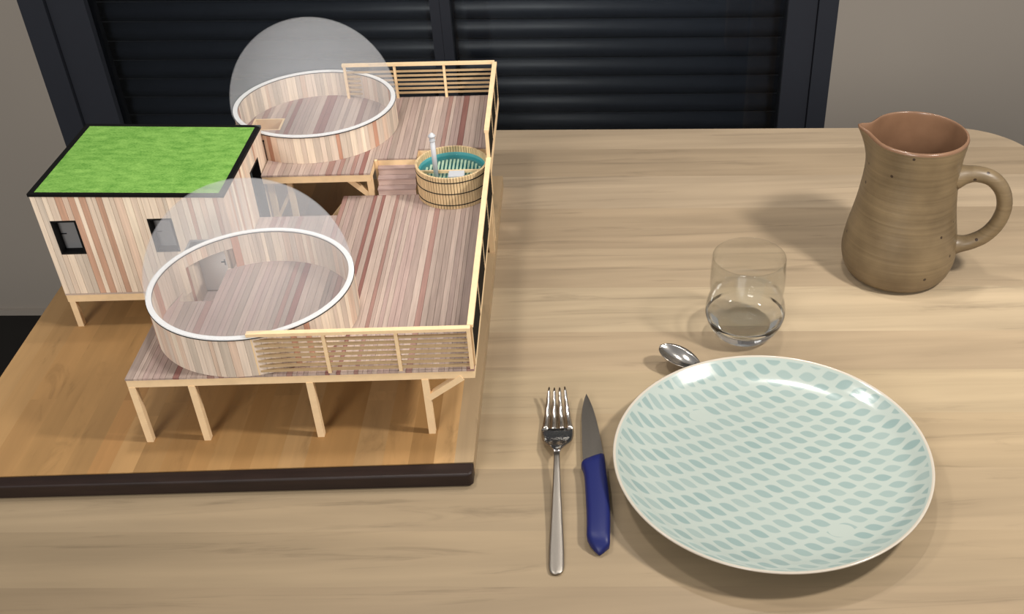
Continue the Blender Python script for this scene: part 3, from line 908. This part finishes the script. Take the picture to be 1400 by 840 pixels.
# ------------------------------------------------------------------ drinking glass
gm2, nt, b = newmat('clear_glass')
nt.nodes.remove(b)
out = nt.nodes['Material Output']
gb = nd(nt, 'ShaderNodeBsdfGlass'); gb.inputs['IOR'].default_value = 1.45; gb.inputs['Roughness'].default_value = 0.0
gb.inputs[0].default_value = (0.985, 0.99, 0.99, 1)
nt.links.new(gb.outputs[0], out.inputs[0])
M['glass'] = gm2
gm3, nt, b = newmat('thin_glass')
nt.nodes.remove(b)
out = nt.nodes['Material Output']
tr = nd(nt, 'ShaderNodeBsdfTransparent'); tr.inputs[0].default_value = (0.945, 0.95, 0.945, 1)
gs = nd(nt, 'ShaderNodeBsdfGlossy'); gs.inputs['Roughness'].default_value = 0.01
lw = nd(nt, 'ShaderNodeLayerWeight'); lw.inputs['Blend'].default_value = 0.5
pw = nd(nt, 'ShaderNodeMath', operation='POWER'); pw.inputs[1].default_value = 3.2
nt.links.new(lw.outputs['Facing'], pw.inputs[0])
ma = nd(nt, 'ShaderNodeMath', operation='MULTIPLY_ADD'); ma.inputs[1].default_value = 0.62; ma.inputs[2].default_value = 0.035
nt.links.new(pw.outputs[0], ma.inputs[0])
mx = nd(nt, 'ShaderNodeMixShader')
nt.links.new(ma.outputs[0], mx.inputs[0]); nt.links.new(tr.outputs[0], mx.inputs[1]); nt.links.new(gs.outputs[0], mx.inputs[2])
nt.links.new(mx.outputs[0], out.inputs[0])
M['thin'] = gm3
GX, GY = 1.869, 0.534
gt = thing('tumbler', 'clear stackable drinking glass with thick base above the plate', 'glass', (GX, GY, ZT))
GO = [(0.0, 0.0), (0.060, 0.0), (0.085, 0.004), (0.104, 0.022), (0.122, 0.05), (0.133, 0.08), (0.1345, 0.105), (0.130, 0.135), (0.1215, 0.158), (0.1195, 0.170), (0.1235, 0.186), (0.1245, 0.215), (0.1238, 0.26), (0.121, 0.309)]
GI = [(0.1202, 0.3098), (0.1192, 0.309), (0.1210, 0.26), (0.1215, 0.215), (0.1205, 0.188), (0.1165, 0.170), (0.1180, 0.158), (0.1265, 0.135), (0.1300, 0.105), (0.124, 0.075), (0.104, 0.054), (0.07, 0.046), (0.0, 0.044)]
vs = lathe('vessel', [(max(r_, 0), ZT + 0.0003 + z) for r_, z in curve(GO, 4) + curve(GI, 4)], GX, GY, M['thin'], gt, 96)
vs.data.materials.append(M['glass'])
for p_ in vs.data.polygons:      # the thick base is solid glass, the wall above is a thin sheet
    if p_.center.z < 0.085 * S: p_.material_index = 1

# ------------------------------------------------------------------ plate
pm, nt, b = newmat('celadon_plate')
b.inputs['Roughness'].default_value = 0.16
b.inputs['Specular IOR Level'].default_value = 0.55
tc = nd(nt, 'ShaderNodeTexCoord')
sx = nd(nt, 'ShaderNodeSeparateXYZ')
sc_ = nd(nt, 'ShaderNodeVectorMath', operation='SCALE'); sc_.inputs['Scale'].default_value = 1 / S
nt.links.new(tc.outputs['Object'], sc_.inputs[0]); nt.links.new(sc_.outputs[0], sx.inputs[0])
def mth(op, a, b_=None, c_=None):
    n = nd(nt, 'ShaderNodeMath', operation=op)
    for i, q in enumerate((a, b_, c_)):
        if q is None: continue
        if isinstance(q, (int, float)): n.inputs[i].default_value = q
        else: nt.links.new(q, n.inputs[i])
    return n.outputs[0]
X, Y = sx.outputs[0], sx.outputs[1]
qy = mth('ADD', Y, mth('SUBTRACT', mth('MULTIPLY', X, 0.42), mth('MULTIPLY', mth('MULTIPLY', X, X), 0.52)))
row = mth('DIVIDE', qy, 0.0345)
ri_ = mth('FLOOR', row)
vf = mth('SUBTRACT', mth('SUBTRACT', row, ri_), 0.5)
off = mth('MULTIPLY', mth('FLOORED_MODULO', ri_, 2.0), 0.5)
col = mth('ADD', mth('DIVIDE', X, 0.0700), off)
ci_ = mth('FLOOR', col)
uf = mth('SUBTRACT', mth('SUBTRACT', col, ci_), 0.5)
# leaf: |v| below a parabola in u, drawn in a cell two rows tall
lim = mth('MULTIPLY', mth('SUBTRACT', 1.0, mth('POWER', mth('DIVIDE', mth('ABSOLUTE', uf), 0.40), 2.0)), 0.47)
d_ = mth('SUBTRACT', lim, mth('ABSOLUTE', vf))
ss = nd(nt, 'ShaderNodeMapRange'); ss.interpolation_type = 'SMOOTHSTEP'
ss.inputs['From Min'].default_value = -0.03; ss.inputs['From Max'].default_value = 0.14
nt.links.new(d_, ss.inputs['Value'])
wn = nd(nt, 'ShaderNodeTexWhiteNoise', noise_dimensions='2D')
cv = nd(nt, 'ShaderNodeCombineXYZ'); nt.links.new(ri_, cv.inputs[0]); nt.links.new(ci_, cv.inputs[1]); nt.links.new(cv.outputs[0], wn.inputs['Vector'])
amt = mth('MULTIPLY', ss.outputs[0], mth('ADD', 0.62, mth('MULTIPLY', wn.outputs['Value'], 0.38)))
# bare patches where the print is missing
R2 = mth('SQRT', mth('ADD', mth('MULTIPLY', X, X), mth('MULTIPLY', Y, Y)))
for px, py in ((-0.178, 0.236), (0.155, -0.262)):
    dx = mth('SUBTRACT', X, px); dy = mth('SUBTRACT', Y, py)
    dd = mth('SQRT', mth('ADD', mth('MULTIPLY', dx, dx), mth('MULTIPLY', mth('MULTIPLY', dy, dy), 2.0)))
    amt = mth('MULTIPLY', amt, mth('GREATER_THAN', dd, 0.036))
amt = mth('MULTIPLY', amt, mth('LESS_THAN', R2, 0.444))
mc = nd(nt, 'ShaderNodeMix', data_type='RGBA')
nt.links.new(amt, mc.inputs['Factor'])
mc.inputs['A'].default_value = lin((168, 177, 169)); mc.inputs['B'].default_value = lin((134, 154, 150))
lip = mth('GREATER_THAN', R2, 0.4505)
mc2 = nd(nt, 'ShaderNodeMix', data_type='RGBA')
nt.links.new(lip, mc2.inputs['Factor']); nt.links.new(mc.outputs['Result'], mc2.inputs['A']); mc2.inputs['B'].default_value = lin((190, 180, 165))
nt.links.new(mc2.outputs['Result'], b.inputs['Base Color'])
PLX, PLY = 1.8506, -0.1684
plt = thing('plate', 'large round celadon plate with leaf pattern at the front right', 'plate', (PLX, PLY, ZT))
PI_ = [(0.0, 0.026), (0.15, 0.0262), (0.26, 0.029), (0.34, 0.037), (0.395, 0.051), (0.430, 0.073), (0.450, 0.0885), (0.4565, 0.0915)]
PO = [(0.4592, 0.0895), (0.4588, 0.0865), (0.445, 0.074), (0.405, 0.045), (0.34, 0.0255), (0.26, 0.018), (0.245, 0.016), (0.240, 0.0), (0.228, 0.0), (0.224, 0.014), (0.0, 0.015)]
lathe('dish', [(max(r_, 0), ZT + z) for r_, z in curve(PI_, 5) + PO], PLX, PLY, pm, plt, 128)

# ------------------------------------------------------------------ cutlery
def loft(name, secs, mat, parent, smooth=True, **kw):
    """closed cross-sections (same count) joined along their length"""
    v_, f_ = [], []
    n_ = len(secs[0])
    for s in secs: v_ += s
    for i in range(len(secs) - 1):
        for k_ in range(n_):
            l = (k_ + 1) % n_
            f_.append((i * n_ + k_, i * n_ + l, (i + 1) * n_ + l, (i + 1) * n_ + k_))
    f_.append(tuple(range(n_))); f_.append(tuple((len(secs) - 1) * n_ + k_ for k_ in range(n_)))
    return mk(name, v_, f_, mat, parent, smooth=smooth, **kw)
def oval(c, sx_, tz, n_=12, ax=(1, 0), bow=0.0):
    """flat oval section centred at c, half-width sx_ along ax, half-thickness tz, edges raised by bow"""
    out_ = []
    for k_ in range(n_):
        a = 2 * math.pi * k_ / n_
        ca, sa = math.cos(a), math.sin(a)
        u_ = math.copysign(abs(ca) ** 0.6, ca); w_ = math.copysign(abs(sa) ** 0.6, sa)
        out_.append((c[0] + ax[0] * sx_ * u_, c[1] + ax[1] * sx_ * u_, c[2] + tz * w_ + bow * u_ * u_))
    return out_

fk = thing('fork', 'steel dinner fork with four tines, left of the blue-handled knife', 'fork', (1.2275, -0.15, ZT))
FX = 1.2285
def fz(y):      # centre-line height of the fork
    pts = [(-0.53, 0.006), (-0.42, 0.010), (-0.25, 0.026), (-0.10, 0.042), (-0.055, 0.036), (-0.02, 0.016), (0.03, 0.0075), (0.09, 0.012), (0.15, 0.030), (0.2, 0.050)]
    for (a, za), (b_, zb_) in zip(pts, pts[1:]):
        if a <= y <= b_:
            t = (y - a) / (b_ - a); t = t * t * (3 - 2 * t)
            return ZT + za + (zb_ - za) * t
    return ZT + (pts[0][1] if y < pts[0][0] else pts[-1][1])
secs = []
for y, w in ((-0.530, 0.006), (-0.527, 0.013), (-0.518, 0.0185), (-0.50, 0.0210), (-0.44, 0.0205), (-0.36, 0.0175), (-0.25, 0.0130), (-0.16, 0.0100), (-0.11, 0.0088), (-0.09, 0.0095)):
    secs.append(oval((FX - 0.004 * (-y), y, fz(y)), w, 0.0036))
loft('handle', secs, M['satin'], fk)
secs = []
for y, w in ((-0.09, 0.0095), (-0.078, 0.0125), (-0.060, 0.023), (-0.038, 0.036), (-0.015, 0.0445), (0.010, 0.0485), (0.034, 0.0495), (0.050, 0.0490)):
    secs.append(oval((FX, y, fz(y)), w, 0.0034, bow=0.004))
loft('head', secs, M['steel'], fk)
for i in range(4):
    secs = []
    for k_ in range(11):
        t = k_ / 10
        y = 0.044 + (0.200 - 0.044) * t
        sp = 0.0262 - 0.0098 * t ** 0.8
        x = FX + (-1.5 + i) * sp
        w = 0.0102 - 0.0058 * t if t < 0.95 else 0.0022
        secs.append(oval((x, y, fz(y) + (0.003 if i in (0, 3) else 0)), w, 0.0030, 8))
    loft('tine', secs, M['steel'], fk)

kn = thing('knife', 'steel paring knife with blue plastic handle, left of the plate', 'knife', (1.335, -0.13, ZT))
def kout(pts_l, pts_r):
    return pts_l + pts_r[::-1]
# blade: outline left (spine) and right (edge) with wedge thickness, resting flat
L_ = [(1.3215, 0.203), (1.314, 0.175), (1.3075, 0.135), (1.304, 0.09), (1.3035, 0.03), (1.3035, -0.05), (1.3045, -0.11)]
R_ = [(1.3218, 0.203), (1.330, 0.175), (1.3400, 0.135), (1.3475, 0.09), (1.3555, 0.03), (1.3630, -0.05), (1.3665, -0.085)]
secs = []
for (xl, yl), (xr, yr) in zip(L_, R_):
    z = ZT + 0.020
    secs.append([(xl, yl, z + 0.0030), (xl, yl, z - 0.0030), ((xl + xr) / 2, (yl + yr) / 2, z - 0.0022), (xr, yr, z - 0.0003), (xr, yr, z + 0.0003), ((xl + xr) / 2, (yl + yr) / 2, z + 0.0022)])
loft('blade', secs, M['blade'], kn, smooth=False)
def hsec(xl, xr, yl, yr, zc, tz):
    out_ = []
    for k_ in range(20):
        a = 2 * math.pi * k_ / 20
        ca, sa = math.cos(a), math.sin(a)
        u_ = math.copysign(abs(ca) ** 0.55, ca); w_ = math.copysign(abs(sa) ** 0.7, sa)
        t = (u_ + 1) / 2
        out_.append((xl + (xr - xl) * t, yl + (yr - yl) * t, zc + tz * w_))
    return out_
HS = [(1.3035, 1.3655, -0.112, -0.083, 0.0200, 0.010), (1.3000, 1.3680, -0.122, -0.088, 0.0205, 0.0160), (1.2990, 1.3695, -0.136, -0.098, 0.0212, 0.0195), (1.3045, 1.3705, -0.152, -0.118, 0.0215, 0.0208),
      (1.3080, 1.3725, -0.185, -0.160, 0.0215, 0.0213), (1.3095, 1.3765, -0.25, -0.235, 0.0215, 0.0213), (1.3110, 1.3785, -0.32, -0.31, 0.0215, 0.0213),
      (1.3105, 1.3765, -0.375, -0.365, 0.0215, 0.0210), (1.3095, 1.3740, -0.405, -0.415, 0.0212, 0.0205), (1.3105, 1.3730, -0.420, -0.435, 0.0205, 0.0195), (1.3180, 1.3710, -0.438, -0.448, 0.0180, 0.0160), (1.3280, 1.3600, -0.452, -0.456, 0.0135, 0.0120), (1.3400, 1.3480, -0.466, -0.466, 0.0100, 0.0060)]
secs = [hsec(a, b_, c_, d, ZT + e_, t_) for a, b_, c_, d, e_, t_ in HS]
loft('handle', secs, M['blue'], kn, label='blue plastic handle')

sp_ = thing('spoon', 'steel spoon tucked under the back rim of the plate', 'spoon', (1.62, 0.37, ZT))
A0 = Vector((1.568, 0.388)); DIR = Vector((0.80, -0.60)).normalized(); PER = Vector((-DIR.y, DIR.x))
NB_, NR_ = 18, 13
v, f = [], []
BL, BWd, DEP = 0.160, 0.045, 0.024
def bowl(t, s, off_):
    w = BWd * math.sin(math.pi * min(max(t, 0.0), 1) ** 0.85) ** 0.62 if 0 < t < 1 else 0.0
    w = max(w, 0.010 if t > 0.5 else 0.0)
    pos = A0 + DIR * (BL * t) + PER * (w * s)
    z = ZT + 0.046 + 0.022 * (1 - t) - DEP * (1 - s * s) * math.sin(math.pi * min(t * 0.95 + 0.02, 1)) ** 0.8 - off_
    return (pos.x, pos.y, z)
for off_ in (0.0, 0.0032):
    for i in range(NB_ + 1):
        for j in range(NR_):
            v.append(bowl(i / NB_, -1 + 2 * j / (NR_ - 1), off_))
K = (NB_ + 1) * NR_
for i in range(NB_):
    for j in range(NR_ - 1):
        a = i * NR_ + j
        f.append((a, a + 1, a + NR_ + 1, a + NR_)); f.append((K + a, K + a + NR_, K + a + NR_ + 1, K + a + 1))
rimi = [j for j in range(NR_)] + [i * NR_ + NR_ - 1 for i in range(1, NB_ + 1)] + [NB_ * NR_ + j for j in range(NR_ - 2, -1, -1)] + [i * NR_ for i in range(NB_ - 1, 0, -1)]
for a, b_ in zip(rimi, rimi[1:] + rimi[:1]):
    f.append((a, b_, K + b_, K + a))
mk('bowl', v, f, M['steel'], sp_, smooth=True)
secs = []
for t, w, z in ((0.135, 0.010, 0.047), (0.165, 0.008, 0.034), (0.21, 0.0075, 0.014), (0.26, 0.008, 0.0055), (0.36, 0.011, 0.0045), (0.43, 0.013, 0.004), (0.45, 0.008, 0.004)):
    # the handle bends along the plate's rim so that it clears the foot ring
    bend = 0.55 * max(0, t - 0.17) ** 1.2
    d = A0 + DIR * t + PER * bend
    secs.append(oval((d.x, d.y, ZT + z), w, 0.0032, 10, (PER.x, PER.y)))
loft('handle', secs, M['satin'], sp_)
